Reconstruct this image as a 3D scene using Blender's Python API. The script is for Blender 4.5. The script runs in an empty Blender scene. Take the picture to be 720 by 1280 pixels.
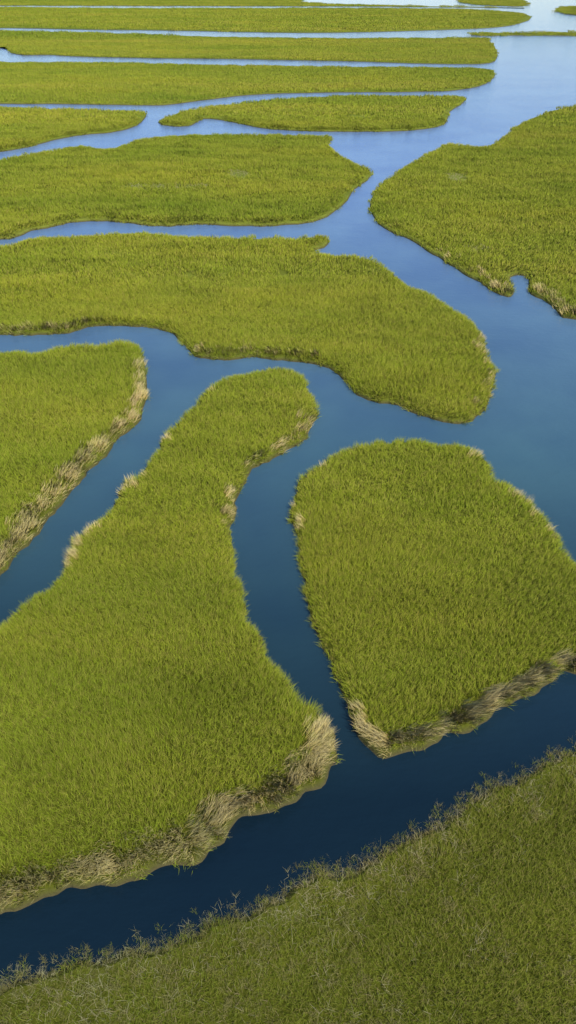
import bpy, bmesh, math, random
import numpy as np
from mathutils import Vector, Matrix, noise
from mathutils.geometry import tessellate_polygon

random.seed(7); rng = np.random.default_rng(7)
scene = bpy.context.scene
H = 25.0; F = 865.0; TH = math.atan(680/865.0)
cT, sT = math.cos(TH), math.sin(TH)
GRASS_H = 0.65

# image pixel coordinates, projected through the camera -> metres on the ground plane
def ground(u, v):
    x = (u-360)/F; y = (640-v)/F
    dz = y*cT - sT; dy = y*sT + cT
    t = H/(-dz)
    return (x*t, dy*t)

# ------------------------------------------------------------------ materials
def new_mat(name):
    m = bpy.data.materials.new(name); m.use_nodes = True
    nt = m.node_tree; nt.nodes.clear()
    return m, nt
def N(nt, t, **k):
    n = nt.nodes.new(t)
    for a, b in k.items(): setattr(n, a, b)
    return n
def noise_node(nt, scale, vec_scale=(1,1,1), detail=3, rough=0.55):
    g = N(nt, 'ShaderNodeNewGeometry')
    m = N(nt, 'ShaderNodeMapping'); m.inputs['Scale'].default_value = vec_scale
    n = N(nt, 'ShaderNodeTexNoise'); n.inputs['Scale'].default_value = scale
    n.inputs['Detail'].default_value = detail; n.inputs['Roughness'].default_value = rough
    nt.links.new(g.outputs['Position'], m.inputs['Vector'])
    nt.links.new(m.outputs[0], n.inputs['Vector'])
    return n.outputs['Fac']
def ramp(nt, fac, stops):
    r = N(nt, 'ShaderNodeValToRGB'); e = r.color_ramp.elements
    while len(e) < len(stops): e.new(0.5)
    for i, (p, c) in enumerate(stops):
        e[i].position = p; e[i].color = (*c, 1)
    nt.links.new(fac, r.inputs['Fac']); return r.outputs['Color']
def mix(nt, fac, a, b, mode='MIX'):
    m = N(nt, 'ShaderNodeMix', data_type='RGBA', blend_type=mode)
    for s, v in ((m.inputs[0], fac), (m.inputs[6], a), (m.inputs[7], b)):
        if hasattr(v, 'links') or hasattr(v, 'is_output'): nt.links.new(v, s)
        elif isinstance(v, (int, float)): s.default_value = v
        else: s.default_value = (*v, 1)
    return m.outputs[2]
def soft_normal(nt, k):
    g = N(nt, 'ShaderNodeNewGeometry')
    a = N(nt, 'ShaderNodeVectorMath', operation='SCALE'); a.inputs['Scale'].default_value = 1-k
    nt.links.new(g.outputs['Normal'], a.inputs[0])
    b = N(nt, 'ShaderNodeVectorMath', operation='ADD'); b.inputs[1].default_value = (0, 0, k)
    nt.links.new(a.outputs[0], b.inputs[0])
    c = N(nt, 'ShaderNodeVectorMath', operation='NORMALIZE'); nt.links.new(b.outputs[0], c.inputs[0])
    return c.outputs[0]

def blade_mat(name, base, mid, tip, alt, tipbrown, k=0.7):
    m, nt = new_mat(name)
    at = N(nt, 'ShaderNodeAttribute', attribute_name='blade')
    sep = N(nt, 'ShaderNodeSeparateColor'); nt.links.new(at.outputs['Color'], sep.inputs[0])
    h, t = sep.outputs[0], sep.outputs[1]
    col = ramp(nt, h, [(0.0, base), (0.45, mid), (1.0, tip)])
    tr = ramp(nt, t, [(0.0, (0,0,0)), (0.72, (0.12,)*3), (0.9, (0.7,)*3), (1.0, (1,1,1))])
    col = mix(nt, tr, col, alt)
    hm = N(nt, 'ShaderNodeMath', operation='GREATER_THAN'); nt.links.new(h, hm.inputs[0]); hm.inputs[1].default_value = 0.72
    bm_ = N(nt, 'ShaderNodeMath', operation='GREATER_THAN'); nt.links.new(sep.outputs[2], bm_.inputs[0]); bm_.inputs[1].default_value = 0.7
    mm = N(nt, 'ShaderNodeMath', operation='MULTIPLY'); nt.links.new(hm.outputs[0], mm.inputs[0]); nt.links.new(bm_.outputs[0], mm.inputs[1])
    m2 = N(nt, 'ShaderNodeMath', operation='MULTIPLY'); nt.links.new(mm.outputs[0], m2.inputs[0]); m2.inputs[1].default_value = 0.6
    col = mix(nt, m2.outputs[0], col, tipbrown)
    big = ramp(nt, noise_node(nt, 0.06, (0.45, 1, 1), 5), [(0.32, (0.80, 0.89, 0.80)), (0.5, (1,1,1)), (0.68, (1.14, 1.05, 1.0))])
    col = mix(nt, 1.0, col, big, 'MULTIPLY')
    far = ramp(nt, noise_node(nt, 0.022, (0.09, 1, 1), 5, 0.65), [(0.35, (0.78, 0.85, 0.85)), (0.5, (1,1,1)), (0.65, (1.16, 1.04, 1.3))])
    col = mix(nt, 1.0, col, far, 'MULTIPLY')
    med = ramp(nt, noise_node(nt, 0.45, (0.3, 1, 1), 4, 0.6), [(0.3, (0.84, 0.88, 0.8)), (0.5, (1,1,1)), (0.72, (1.10, 1.06, 1.05))])
    col = mix(nt, 1.0, col, med, 'MULTIPLY')
    d = N(nt, 'ShaderNodeBsdfPrincipled'); d.inputs['Roughness'].default_value = 0.6
    d.inputs['Specular IOR Level'].default_value = 0.08
    nt.links.new(col, d.inputs['Base Color'])
    nt.links.new(soft_normal(nt, k), d.inputs['Normal'])
    o = N(nt, 'ShaderNodeOutputMaterial'); nt.links.new(d.outputs[0], o.inputs[0])
    return m

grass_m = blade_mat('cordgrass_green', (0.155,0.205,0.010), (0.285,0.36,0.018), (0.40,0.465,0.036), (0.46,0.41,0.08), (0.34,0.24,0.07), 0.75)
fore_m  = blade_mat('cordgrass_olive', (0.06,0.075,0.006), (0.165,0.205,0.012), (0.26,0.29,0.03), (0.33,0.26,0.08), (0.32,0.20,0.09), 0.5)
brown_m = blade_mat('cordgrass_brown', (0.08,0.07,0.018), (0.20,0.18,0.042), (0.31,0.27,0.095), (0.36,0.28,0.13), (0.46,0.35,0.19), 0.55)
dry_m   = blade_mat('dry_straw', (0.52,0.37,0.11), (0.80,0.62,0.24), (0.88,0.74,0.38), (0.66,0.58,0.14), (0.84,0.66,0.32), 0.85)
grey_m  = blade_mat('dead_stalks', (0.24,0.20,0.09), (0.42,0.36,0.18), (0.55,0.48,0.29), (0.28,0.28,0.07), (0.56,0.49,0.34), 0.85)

def ground_mat():
    m, nt = new_mat('marsh_soil')
    n1 = noise_node(nt, 0.02, (0.15, 1, 1), 6, 0.6)
    c = ramp(nt, n1, [(0.3, (0.14,0.18,0.02)), (0.5, (0.19,0.225,0.022)), (0.7, (0.24,0.25,0.04))])
    n2 = noise_node(nt, 1.2, (1,1,1), 6, 0.7)
    c = mix(nt, 1.0, c, ramp(nt, n2, [(0.3, (0.6,0.6,0.6)), (0.7, (1.1,1.1,1.1))]), 'MULTIPLY')
    g = N(nt, 'ShaderNodeNewGeometry'); s = N(nt, 'ShaderNodeSeparateXYZ'); nt.links.new(g.outputs['Position'], s.inputs[0])
    my = N(nt, 'ShaderNodeMapRange'); nt.links.new(s.outputs['Y'], my.inputs[0])
    my.inputs[1].default_value = 22; my.inputs[2].default_value = 90
    c = mix(nt, my.outputs[0], mix(nt, 1.0, c, (0.6, 0.56, 0.5), 'MULTIPLY'), c)
    mr = N(nt, 'ShaderNodeMapRange'); nt.links.new(s.outputs['Z'], mr.inputs[0])
    mr.inputs[1].default_value = 0.02; mr.inputs[2].default_value = 0.26
    c = mix(nt, mr.outputs[0], (0.10,0.085,0.035), c)
    d = N(nt, 'ShaderNodeBsdfPrincipled'); d.inputs['Roughness'].default_value = 0.9
    d.inputs['Specular IOR Level'].default_value = 0.1
    nt.links.new(c, d.inputs['Base Color'])
    b = N(nt, 'ShaderNodeBump'); b.inputs['Strength'].default_value = 0.8; b.inputs['Distance'].default_value = 0.3
    nt.links.new(n2, b.inputs['Height']); nt.links.new(b.outputs[0], d.inputs['Normal'])
    o = N(nt, 'ShaderNodeOutputMaterial'); nt.links.new(d.outputs[0], o.inputs[0])
    return m
soil_m = ground_mat()

def water_mat():
    m, nt = new_mat('creek_water')
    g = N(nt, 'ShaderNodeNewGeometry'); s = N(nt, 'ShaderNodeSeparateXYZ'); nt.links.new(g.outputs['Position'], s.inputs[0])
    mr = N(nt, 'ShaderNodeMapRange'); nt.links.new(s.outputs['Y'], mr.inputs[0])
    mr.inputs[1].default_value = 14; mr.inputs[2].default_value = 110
    # sky reflection painted into the base colour: navy up close, lighter with distance
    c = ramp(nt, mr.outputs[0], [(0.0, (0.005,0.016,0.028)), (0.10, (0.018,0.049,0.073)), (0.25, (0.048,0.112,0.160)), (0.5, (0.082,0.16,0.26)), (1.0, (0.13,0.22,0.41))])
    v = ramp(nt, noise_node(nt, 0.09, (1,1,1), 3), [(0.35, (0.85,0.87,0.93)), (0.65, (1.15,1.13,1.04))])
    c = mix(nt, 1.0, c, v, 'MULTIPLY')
    d = N(nt, 'ShaderNodeBsdfPrincipled'); d.inputs['Roughness'].default_value = 0.07
    d.inputs['IOR'].default_value = 1.33
    nt.links.new(c, d.inputs['Base Color'])
    n = noise_node(nt, 1.6, (0.7, 1.3, 1), 5, 0.6)
    b = N(nt, 'ShaderNodeBump'); b.inputs['Strength'].default_value = 0.7; b.inputs['Distance'].default_value = 0.06
    nt.links.new(n, b.inputs['Height'])
    nt.links.new(b.outputs[0], d.inputs['Normal'])
    o = N(nt, 'ShaderNodeOutputMaterial'); nt.links.new(d.outputs[0], o.inputs[0])
    return m
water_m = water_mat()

# ------------------------------------------------------------------ islands
ISL = {
 'mid': [(0,1137),(60,1130),(120,1110),(180,1087),(235,1074),(270,1050),(300,1030),(340,1017),(380,987),(402,967),(415,938),(411,912),(392,891),(370,872),(355,848),(335,820),(320,790),(308,760),(295,735),(290,710),(287,680),(288,650),(296,615),(318,587),(345,570),(375,552),(391,530),(391,508),(383,490),(372,468),(350,459),(320,461),(290,468),(265,480),(250,498),(225,523),(205,548),(185,578),(160,603),(138,632),(112,658),(95,675),(85,705),(60,730),(30,750),(0,772),(-80,830),(-200,920),(-260,1040),(-200,1150),(-90,1150)],
 'left': [(0,437),(40,438),(80,432),(120,426),(150,424),(172,434),(183,455),(186,480),(182,505),(170,530),(145,550),(120,575),(100,605),(75,632),(50,662),(25,690),(15,708),(0,727),(-60,775),(-160,840),(-260,800),(-280,600),(-230,450),(-100,442)],
 'right': [(548,549),(510,547),(470,549),(430,563),(395,583),(375,600),(367,625),(366,655),(372,690),(385,735),(400,790),(417,840),(432,880),(443,908),(464,932),(490,941),(530,937),(560,924),(590,902),(620,885),(655,876),(680,855),(700,842),(725,847),(770,855),(850,850),(920,800),(900,740),(820,700),(760,715),(722,702),(700,678),(685,653),(665,628),(640,606),(612,590),(600,570),(580,555)],
 'D': [(0,305),(40,297),(100,291),(160,289),(220,292),(280,294),(330,295),(370,296),(400,294),(412,301),(405,310),(392,313),(430,317),(460,324),(490,341),(520,359),(550,377),(575,394),(595,411),(608,429),(615,450),(622,468),(616,490),(608,512),(590,526),(560,527),(530,520),(500,509),(470,501),(445,489),(430,474),(410,461),(385,453),(360,449),(320,446),(280,451),(245,445),(230,427),(215,417),(190,411),(150,409),(110,411),(80,417),(40,419),(0,419),(-120,420),(-230,410),(-250,330),(-120,315)],
 'E': [(0,300),(40,289),(90,280),(140,278),(190,283),(240,281),(300,283),(350,280),(390,277),(415,268),(435,250),(440,238),(458,226),(460,212),(440,202),(425,194),(410,182),(415,171),(380,168),(330,167),(270,167),(220,168),(185,173),(160,180),(130,184),(90,182),(50,190),(0,200),(-150,222),(-200,260),(-150,305)],
 'F': [(720,133),(690,138),(660,150),(640,165),(620,180),(600,183),(570,180),(545,186),(520,200),(500,215),(480,232),(469,252),(472,270),(485,285),(510,300),(540,318),(570,335),(600,353),(620,369),(641,372),(646,362),(638,349),(648,345),(660,350),(665,368),(685,382),(700,396),(718,398),(780,400),(900,380),(960,250),(900,140),(790,128)],
 'G': [(200,153),(225,140),(260,133),(300,128),(350,123),(400,120),(450,118),(500,119),(550,119),(580,121),(577,131),(562,140),(556,155),(530,162),(480,164),(420,165),(370,163),(330,160),(300,155),(280,151),(255,149),(240,157),(215,158)],
 'Hh': [(0,133),(60,134),(120,136),(165,138),(183,142),(180,150),(165,160),(140,166),(100,170),(60,178),(30,185),(0,190),(-120,203),(-220,190),(-220,140),(-100,133)],
 'I': [(0,77),(100,77),(200,79),(300,81),(400,82),(500,83),(600,85),(617,92),(612,101),(598,108),(560,114),(500,115),(400,116),(340,117),(300,120),(260,125),(220,130),(190,132),(100,131),(0,130),(-200,129),(-200,77)],
 'J': [(0,38),(100,40),(200,43),(300,46),(400,47),(500,47),(600,47),(612,52),(620,64),(618,76),(600,80),(540,80),(480,78),(400,76),(300,74),(200,73),(100,71),(60,69),(30,69),(14,66),(8,59),(0,60),(-200,62),(-200,38)],
 'K': [(0,9),(150,10),(300,10),(450,10),(560,11),(640,15),(664,22),(650,29),(610,35),(500,39),(400,41),(300,40),(200,38),(100,37),(0,35),(-200,34),(-200,9)],
 'L': [(-200,-9),(100,-9),(350,-8),(385,-4),(370,2),(420,5),(520,7),(600,8),(655,10),(560,8.9),(450,8),(300,7.6),(150,7.3),(0,7),(-200,7)],
 'Lb': [(585,-2),(640,-1),(657,4),(650,8),(600,6),(575,3)],
 'M2': [(694,12),(715,8),(760,8),(900,10),(900,19),(780,20),(720,19),(700,16)],
 'cause': [(590,42.6),(650,41.9),(720,42.2),(900,42),(900,44.4),(720,44.6),(650,44.2),(600,44.6)],
 'fore': [(720,938),(690,948),(650,966),(620,985),(590,1005),(540,1030),(500,1050),(450,1075),(410,1090),(370,1106),(320,1130),(270,1150),(220,1170),(170,1185),(110,1200),(60,1213),(20,1228),(0,1240),(-100,1300),(-300,1500),(-100,1700),(400,1720),(900,1650),(1100,1300),(1050,1000),(900,900),(790,915)],
}
FAR = [(-900,-22),(0,-20),(400,-18),(900,-21),(1700,-24),(1700,-30),(400,-31),(-900,-30)]

def catmull(P, tol):
    out = []; n = len(P)
    for i in range(n):
        p0, p1, p2, p3 = [np.array(P[(i+k) % n], float) for k in (-1, 0, 1, 2)]
        L = np.linalg.norm(p2-p1); k = max(2, int(L/tol))
        for j in range(k):
            t = j/k
            out.append(0.5*((2*p1)+(-p0+p2)*t+(2*p0-5*p1+4*p2-p3)*t*t+(-p0+3*p1-3*p2+p3)*t**3))
    return out

def normals(P):
    a = np.roll(P, 1, 0); b = np.roll(P, -1, 0)
    t = b-a; t /= (np.linalg.norm(t, axis=1, keepdims=True)+1e-9)
    x, y = P[:, 0], P[:, 1]
    area = 0.5*np.sum(x*np.roll(y, -1)-np.roll(x, -1)*y)
    n = np.stack([t[:, 1], -t[:, 0]], 1)
    return n if area > 0 else -n

def outline(P, tol=6, shift=True):
    q = np.array([ground(max(-4000, p[0]), p[1]) for p in catmull(P, tol)])
    n = normals(q)
    d = np.linalg.norm(q, axis=1)
    if shift:   # grass standing behind the far edge: keep its foot on this side
        away = np.clip((n*q).sum(1)/d, 0, 1)
        q = q - (q/d[:, None])*(away*GRASS_H*0.85*d/H)[:, None]
    for i in range(len(q)):
        s = max(1.0, d[i]/45.0)
        a = noise.noise(Vector((q[i][0]/(2.2*s), q[i][1]/(2.2*s), 3.1)))*0.45*s*min(1, 90/d[i])
        b = noise.noise(Vector((q[i][0]/(0.7*s), q[i][1]/(0.7*s), 8.1)))*0.30*s*min(1, 90/d[i])
        q[i] += n[i]*(a+b)
    return q

islands = {}
def build_island(name, q):
    n = normals(q); k = len(q)
    rings = [(0.5, -0.6), (0.06, -0.05), (-0.04, 0.12), (-0.22, 0.28)]
    verts = []
    for off, z in rings:
        for i in range(k):
            verts.append((q[i][0]+n[i][0]*off, q[i][1]+n[i][1]*off, z))
    faces = []
    for r in range(len(rings)-1):
        for i in range(k):
            j = (i+1) % k
            faces.append((r*k+i, r*k+j, (r+1)*k+j, (r+1)*k+i))
    top = [Vector(verts[3*k+i]) for i in range(k)]
    for t in tessellate_polygon([top]):
        faces.append(tuple(3*k+a for a in t))
    me = bpy.data.meshes.new(name); me.from_pydata(verts, [], faces)
    bm = bmesh.new(); bm.from_mesh(me); bmesh.ops.recalc_face_normals(bm, faces=bm.faces)
    s = sum(f.normal.z for f in bm.faces if len(f.verts) == 3)
    if s < 0: bmesh.ops.reverse_faces(bm, faces=bm.faces)
    bm.to_mesh(me); bm.free()
    me.materials.append(soil_m)
    o = bpy.data.objects.new('marsh_island', me); scene.collection.objects.link(o)
    return o

for k, P in ISL.items():
    tol = 6 if max(p[1] for p in P) > 200 else 8
    q = outline(P, tol, shift=(k not in ('cause',)))
    islands[k] = q
    build_island(k, q)
q = np.array([ground(*p) for p in catmull(FAR, 60)])
build_island('far', q)

# ------------------------------------------------------------------ water
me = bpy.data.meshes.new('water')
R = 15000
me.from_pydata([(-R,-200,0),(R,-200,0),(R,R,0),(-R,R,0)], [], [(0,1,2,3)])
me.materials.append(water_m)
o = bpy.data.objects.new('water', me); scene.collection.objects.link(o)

# ------------------------------------------------------------------ tuft templates
def tuft(name, radius, nb, h, w, lean, mat, seed, segs=3):
    r = random.Random(seed)
    V = []; Fc = []; C = []
    for b in range(nb):
        rr = radius*math.sqrt(r.random()); a = r.random()*6.283
        x, y = rr*math.cos(a), rr*math.sin(a)
        hh = h*r.uniform(0.7, 1.08); az = r.random()*6.283
        ln = lean*r.uniform(0.2, 1.3); face = r.random()*6.283
        dx, dy = math.cos(az), math.sin(az); fx, fy = math.cos(face), math.sin(face)
        t1, t2 = r.random(), r.random(); base = len(V)
        for s in range(segs+1):
            f = s/segs
            off = ln*hh*f**1.8; z = hh*f*(1-0.28*ln*f)
            ww = w*(1-f**1.5)*0.5*r.uniform(0.9, 1.1)
            px, py = x+dx*off, y+dy*off
            if s < segs:
                V += [(px-fx*ww, py-fy*ww, z), (px+fx*ww, py+fy*ww, z)]; C += [(f, t1, t2, 1)]*2
            else:
                V.append((px, py, z)); C.append((f, t1, t2, 1))
        for s in range(segs-1):
            i = base+2*s; Fc.append((i, i+1, i+3, i+2))
        i = base+2*(segs-1); Fc.append((i, i+1, i+2))
    me = bpy.data.meshes.new(name); me.from_pydata(V, [], Fc)
    at = me.color_attributes.new('blade', 'FLOAT_COLOR', 'POINT')
    at.data.foreach_set('color', np.array(C, dtype=np.float32).ravel())
    me.materials.append(mat)
    return bpy.data.objects.new(name, me)

def scatter_object(name, tmpls, pts, rots, scls, idx):
    col = bpy.data.collections.new(name+'_tufts')
    me = bpy.data.meshes.new(name)
    me.vertices.add(len(pts)); me.vertices.foreach_set('co', np.array(pts, dtype=np.float32).ravel())
    for nm, ty, arr, key in (('rot', 'FLOAT_VECTOR', rots, 'vector'), ('scl', 'FLOAT_VECTOR', scls, 'vector'), ('idx', 'INT', idx, 'value')):
        a = me.attributes.new(nm, ty, 'POINT')
        a.data.foreach_set(key, np.array(arr, dtype=np.int32 if ty == 'INT' else np.float32).ravel())
    ob = bpy.data.objects.new(name, me); scene.collection.objects.link(ob)
    for t in tmpls:
        col.objects.link(t); t.parent = ob
    ng = bpy.data.node_groups.new(name+'_gn', 'GeometryNodeTree')
    ng.interface.new_socket('Geometry', in_out='INPUT', socket_type='NodeSocketGeometry')
    ng.interface.new_socket('Geometry', in_out='OUTPUT', socket_type='NodeSocketGeometry')
    gi = ng.nodes.new('NodeGroupInput'); go = ng.nodes.new('NodeGroupOutput')
    ip = ng.nodes.new('GeometryNodeInstanceOnPoints'); ci = ng.nodes.new('GeometryNodeCollectionInfo')
    ci.inputs['Collection'].default_value = col
    ci.inputs['Separate Children'].default_value = True; ci.inputs['Reset Children'].default_value = True
    ip.inputs['Pick Instance'].default_value = True
    def na(nm, ty):
        n = ng.nodes.new('GeometryNodeInputNamedAttribute'); n.data_type = ty; n.inputs['Name'].default_value = nm
        return n.outputs['Attribute']
    er = ng.nodes.new('FunctionNodeEulerToRotation')
    L = ng.links.new
    L(gi.outputs[0], ip.inputs['Points']); L(ci.outputs[0], ip.inputs['Instance'])
    L(na('rot', 'FLOAT_VECTOR'), er.inputs[0]); L(er.outputs[0], ip.inputs['Rotation'])
    L(na('scl', 'FLOAT_VECTOR'), ip.inputs['Scale']); L(na('idx', 'INT'), ip.inputs['Instance Index'])
    L(ip.outputs[0], go.inputs[0])
    md = ob.modifiers.new('scatter', 'NODES'); md.node_group = ng
    return ob

def inside(px, py, Q):
    x1, y1 = Q[:, 0], Q[:, 1]; x2, y2 = np.roll(x1, -1), np.roll(y1, -1)
    res = np.zeros(len(px), bool)
    for a, b, c, d in zip(x1, y1, x2, y2):
        if b == d: continue
        m = ((b > py) != (d > py)) & (px < (c-a)*(py-b)/(d-b)+a)
        res ^= m
    return res
def edge_dist(px, py, Q):
    """distance to nearest bank and the outward direction there"""
    n = normals(Q); best = np.full(len(px), 1e9); bi = np.zeros(len(px), int)
    A = Q; B = np.roll(Q, -1, 0)
    for i in range(len(Q)):
        ab = B[i]-A[i]; l2 = ab@ab+1e-9
        t = np.clip(((px-A[i][0])*ab[0]+(py-A[i][1])*ab[1])/l2, 0, 1)
        dd = (px-A[i][0]-t*ab[0])**2+(py-A[i][1]-t*ab[1])**2
        m = dd < best; best[m] = dd[m]; bi[m] = i
    return np.sqrt(best), n[bi]

def nz(x, y, s, o=0.0):
    return noise.noise(Vector((x/s, y/s, o)))

#       dmin dmax spacing radius nblades h    width  inset
LOD = [(0,   32,  0.20, 0.20, 28, 0.44, 0.016, 0.02),
       (32,  70,  0.36, 0.36, 54, 0.46, 0.026, 0.05),
       (70,  165, 0.85, 0.85, 120, 0.46, 0.052, 0.30),
       (165, 380, 2.0,  2.1, 170, 0.50, 0.13,  1.4),
       (380, 1300,6.0,  6.0, 300, 0.6,  0.28,  4.5)]

DRY = [  # polyline in image pixels, weight, band width (m)
 ([(-90,1150),(0,1135),(60,1128),(120,1108),(180,1085),(235,1072),(270,1048),(300,1028),(340,1015),(380,985),(402,965),(413,938)], 1.0, 1.05),
 ([(183,455),(186,480),(182,505),(170,530),(145,550),(120,575)], 0.45, 0.9),
 ([(120,575),(100,605),(75,632),(50,662),(25,690),(15,708),(0,727)], 0.9, 1.4),
 ([(443,912),(462,934),(490,943),(530,939),(560,926),(590,902),(620,885),(655,876),(680,855),(700,842),(725,847)], 0.85, 0.7),
 ([(0,772),(30,750),(60,730),(85,705),(95,675),(138,632),(185,578),(225,523),(265,480)], 0.33, 0.55),
 ([(391,530),(375,552),(345,570),(318,587),(296,615),(288,650)], 0.35, 0.7),
 ([(-100,420),(0,419),(40,419),(80,417),(110,411)], 0.45, 1.2),
 ([(245,445),(280,451),(320,446),(385,453)], 0.35, 1.0),
 ([(540,318),(570,335),(600,353),(620,369),(641,372)], 0.4, 1.5),
 ([(665,368),(685,382),(700,396),(718,398)], 0.4, 1.5),
 ([(395,583),(375,600),(367,625),(368,665)], 0.2, 0.5),
 ([(470,549),(548,549),(580,555),(612,590),(685,653),(722,702)], 0.2, 0.5),
 ([(608,429),(622,468),(608,512)], 0.2, 1.0),
]
DRYW = [(np.array([ground(*p) for p in P]), w, bw) for P, w, bw in DRY]
def dryness(x, y):
    best = np.zeros(len(x))
    for P, w, bw in DRYW:
        for a, b in zip(P[:-1], P[1:]):
            ab = b-a; l2 = ab@ab
            t = np.clip(((x-a[0])*ab[0]+(y-a[1])*ab[1])/l2, 0, 1)
            d = np.sqrt((x-a[0]-t*ab[0])**2+(y-a[1]-t*ab[1])**2)
            best = np.maximum(best, w*np.clip(1.35-d/bw, 0, 1))
    return best

# small pale, trampled or waterlogged patches: centre, half extents in metres
BALD = [(ground(300, 221), 1.8, 3.0, 1.0), (ground(205, 236), 6.5, 1.6, 0.9), (ground(250, 235), 3, 1.3, 0.7),
        (ground(571, 225), 1.8, 2.6, 1.0), (ground(598, 316), 1.6, 1.3, 0.7)]

pts = []; rots = []; scls = []; ids = []
dp = []; dr = []; ds = []; di = []
for key, Q in islands.items():
    x0, y0 = Q.min(0); x1, y1 = Q.max(0)
    for li, (dm, dM, sp, rad, nb, hh, w, ins) in enumerate(LOD):
        yy0, yy1 = max(y0, -6), min(y1, dM)
        lim = 0.46*dM+14
        xx0, xx1 = max(x0, -lim), min(x1, lim)
        if yy1 <= yy0 or xx1 <= xx0: continue
        gx, gy = np.meshgrid(np.arange(xx0, xx1, sp), np.arange(yy0, yy1, sp))
        gx = gx.ravel()+rng.uniform(-.5, .5, gx.size)*sp; gy = gy.ravel()+rng.uniform(-.5, .5, gy.size)*sp
        d = np.hypot(gx, gy)
        jit = d*(1+0.06*rng.uniform(-1, 1, d.size))
        m = (jit >= dm) & (jit < dM) & (np.abs(gx) < 0.42*np.maximum(gy, 0)+10)
        gx, gy = gx[m], gy[m]
        if not len(gx): continue
        m = inside(gx, gy, Q); gx, gy = gx[m], gy[m]
        if not len(gx): continue
        ed, en = edge_dist(gx, gy, Q)
        m = ed > ins*(0.3 if key in ('cause', 'L', 'Lb', 'M2') else 1); gx, gy, ed, en = gx[m], gy[m], ed[m], en[m]
        dry = dryness(gx, gy)
        for x, y, e, n, dv in zip(gx, gy, ed, en, dry):
            hs = 1+0.42*nz(x*0.33, y, 2.4)+0.12*nz(x, y, 0.9, 5)+0.25*nz(x*.5, y, 9, 15)
            edge = max(0.0, 1-e/(0.9+rad))
            tx = 0.10+0.26*nz(x*0.5, y, 2.6, 11); ty = -0.12+0.26*nz(x*0.5, y, 2.6, 23)
            if rad < 1: tx += n[0]*0.6*edge; ty += n[1]*0.6*edge
            g = (.05+.12*edge) if rad < 1 else .02
            if rad > 1: tx *= .3; ty *= .3
            tx += random.gauss(0, g); ty += random.gauss(0, g)
            up = Vector((tx, ty, 1)).normalized()
            R = up.to_track_quat('Z', 'Y').to_matrix() @ Matrix.Rotation(random.random()*6.283, 3, 'Z')
            E = R.to_euler()
            z = 0.24 if e > 0.3 else 0.0+0.8*e
            if key == 'fore':
                thin = min(1.0, e/1.4)
                pn = 0.5+0.5*nz(x, y, 1.6, 40)
                pn2 = 0.5+0.5*nz(x, y, 0.8, 90)
                greyp = max(0, 1-e/1.8)*0.55+0.10*max(0, 1-e/7)
                if random.random() > 0.7+0.5*thin+0.2*pn: continue
                hs *= 0.55+0.45*thin
                if random.random() < greyp*pn*1.2:
                    dp.append((x, y, z)); dr.append(tuple(E)); ds.append((1, 1, hs*0.8)); di.append(6+random.randrange(3)); continue
                bp = 0.22-0.026*x+1.0*(pn2-0.5)+0.7*(pn-0.5)+0.4*max(0, 1-e/1.6)
                q = random.uniform(.85, 1.15)
                pts.append((x, y, z)); rots.append(tuple(E)); scls.append((q, q, q*hs))
                if li == 0: ids.append((18 if random.random() < bp else 15)+random.randrange(3))
                else: ids.append(li*3+random.randrange(3))
                continue
            if li == 2:
                bald = 0
                for (c, a, b, wt) in BALD:
                    rr_ = ((x-c[0])/a)**2+((y-c[1])/b)**2
                    if rr_ < 1 and random.random() < wt: bald = 1
                if bald:
                    dp.append((x, y, 0.24)); dr.append(tuple(E)); ds.append((2.4, 2.4, 0.6)); di.append(6+random.randrange(3)); continue
            if dv > 0.02 and li < 3:
                clump = 0.72+0.8*nz(x, y, 0.9, 60)
                if random.random() < dv*clump*2.2:
                    kx = n[0]*0.6+0.45*nz(x, y, 1.4, 70); ky = n[1]*0.6+0.45*nz(x, y, 1.4, 80)
                    up = Vector((kx, ky, 1)).normalized()
                    z2 = min(z, 0.24)
                    for _ in range(2 if (li == 0 and e < 0.7) else 1):
                        R = up.to_track_quat('Z', 'Y').to_matrix() @ Matrix.Rotation(random.random()*6.283, 3, 'Z')
                        q = 0.8+0.3*random.random()
                        bx, by = x-n[0]*0.25*edge+random.gauss(0, .05), y-n[1]*0.25*edge+random.gauss(0, .05)
                        dp.append((bx, by, z2)); dr.append(tuple(R.to_euler()))
                        ds.append((q, q, q*hs)); di.append((0 if li == 0 else 3)+random.randrange(3))
                    if random.random() < 0.85: continue
                    hs *= 0.8
            q = random.uniform(.85, 1.15)
            pts.append((x, y, z)); rots.append(tuple(E)); scls.append((q, q, q*hs))
            ids.append(li*3+random.randrange(3))

# low dead stalks and stray tufts standing in the shallows off the foreground bank
Q = islands['fore']; nn = normals(Q)
for i in range(len(Q)):
    if abs(Q[i][0]) > 22 or Q[i][1] > 40: continue
    for _ in range(int(7+7*nz(Q[i][0], Q[i][1], 1.5, 33))):
        o_ = random.gauss(0.05, 0.24); s_ = random.uniform(-.4, .4)
        x = Q[i][0]+nn[i][0]*o_-nn[i][1]*s_; y = Q[i][1]+nn[i][1]*o_+nn[i][0]*s_
        E = (random.gauss(0, .2), random.gauss(0, .2), random.random()*6.28)
        q = random.uniform(.4, .8); z = -0.06 if o_ > 0 else 0.05
        u = random.random()
        if u < 0.35:
            pts.append((x, y, z)); rots.append(E); scls.append((q, q, q*.9)); ids.append(18+random.randrange(3))
        elif u < 0.6:
            pts.append((x, y, z)); rots.append(E); scls.append((q, q, q*.9)); ids.append(15+random.randrange(3))
        else:
            dp.append((x, y, z)); dr.append(E); ds.append((q, q, q*.8)); di.append((9 if random.random() < .4 else 6)+random.randrange(3))

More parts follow.
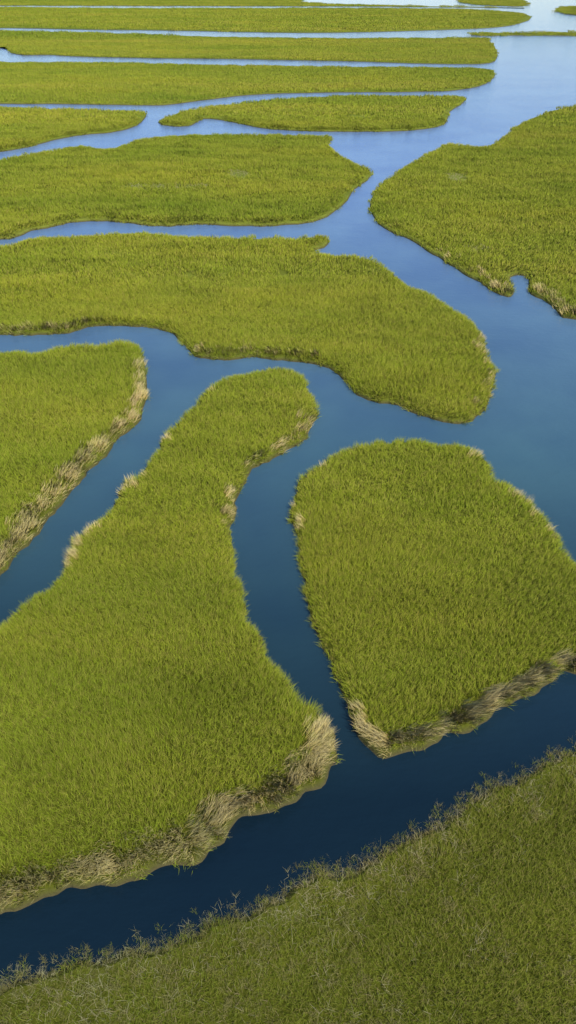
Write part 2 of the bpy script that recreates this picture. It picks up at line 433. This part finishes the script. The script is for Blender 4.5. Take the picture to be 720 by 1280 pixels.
T = []
for li, (dm, dM, sp, rad, nb, hh, w, ins) in enumerate(LOD):
    for v in range(3):
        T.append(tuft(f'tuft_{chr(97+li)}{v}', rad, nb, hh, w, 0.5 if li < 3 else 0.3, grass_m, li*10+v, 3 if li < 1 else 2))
for v in range(3):
    T.append(tuft(f'tuft_f{v}', 0.20, 24, 0.38, 0.016, 0.6, fore_m, 90+v, 3))
for v in range(3):
    T.append(tuft(f'tuft_g{v}', 0.20, 22, 0.38, 0.016, 0.7, brown_m, 95+v, 3))
scatter_object('marsh_grass', T, pts, rots, scls, ids)
D = []
for v in range(3): D.append(tuft(f'straw_a{v}', 0.17, 18, 0.80, 0.018, 0.22, dry_m, 200+v, 3))
for v in range(3): D.append(tuft(f'straw_b{v}', 0.34, 30, 0.80, 0.032, 0.25, dry_m, 210+v, 3))
for v in range(3): D.append(tuft(f'straw_c{v}', 0.22, 14, 0.42, 0.016, 0.9, grey_m, 220+v, 3))
for v in range(3): D.append(tuft(f'straw_d{v}', 0.30, 6, 0.42, 0.014, 0.9, grey_m, 230+v, 3))
scatter_object('dry_reeds', D, dp, dr, ds, di)
print('instances', len(pts), len(dp))

# ------------------------------------------------------------------ light
SUN_EL, SUN_AZ = math.radians(52), math.radians(142)
w = bpy.data.worlds.new('World'); scene.world = w; w.use_nodes = True
nt = w.node_tree; bg = nt.nodes['Background']; bg.inputs[1].default_value = 0.15
sk = nt.nodes.new('ShaderNodeTexSky'); sk.sky_type = 'NISHITA'; sk.sun_disc = False
sk.sun_elevation = SUN_EL; sk.sun_rotation = SUN_AZ; sk.dust_density = 0.2; sk.ozone_density = 4.5; sk.air_density = 0.9
nt.links.new(sk.outputs[0], bg.inputs[0])
sd = bpy.data.lights.new('sun', 'SUN'); sd.energy = 4.6; sd.angle = math.radians(0.5); sd.color = (1, 0.95, 0.87)
so = bpy.data.objects.new('sun', sd); scene.collection.objects.link(so)
dirv = Vector((math.cos(SUN_EL)*math.sin(SUN_AZ), math.cos(SUN_EL)*math.cos(SUN_AZ), math.sin(SUN_EL)))
so.rotation_euler = dirv.to_track_quat('Z', 'Y').to_euler(); so.location = (0, 0, 60)

cd = bpy.data.cameras.new('camera'); co = bpy.data.objects.new('camera', cd); scene.collection.objects.link(co)
co.location = (0, 0, H); co.rotation_euler = (math.pi/2-TH, 0, 0)
cd.sensor_fit = 'VERTICAL'; cd.sensor_height = 24; cd.lens = 24*F/1280
cd.clip_start = 0.1; cd.clip_end = 40000
scene.camera = co
scene.view_settings.view_transform = 'Standard'; scene.view_settings.look = 'None'; scene.view_settings.exposure = 0
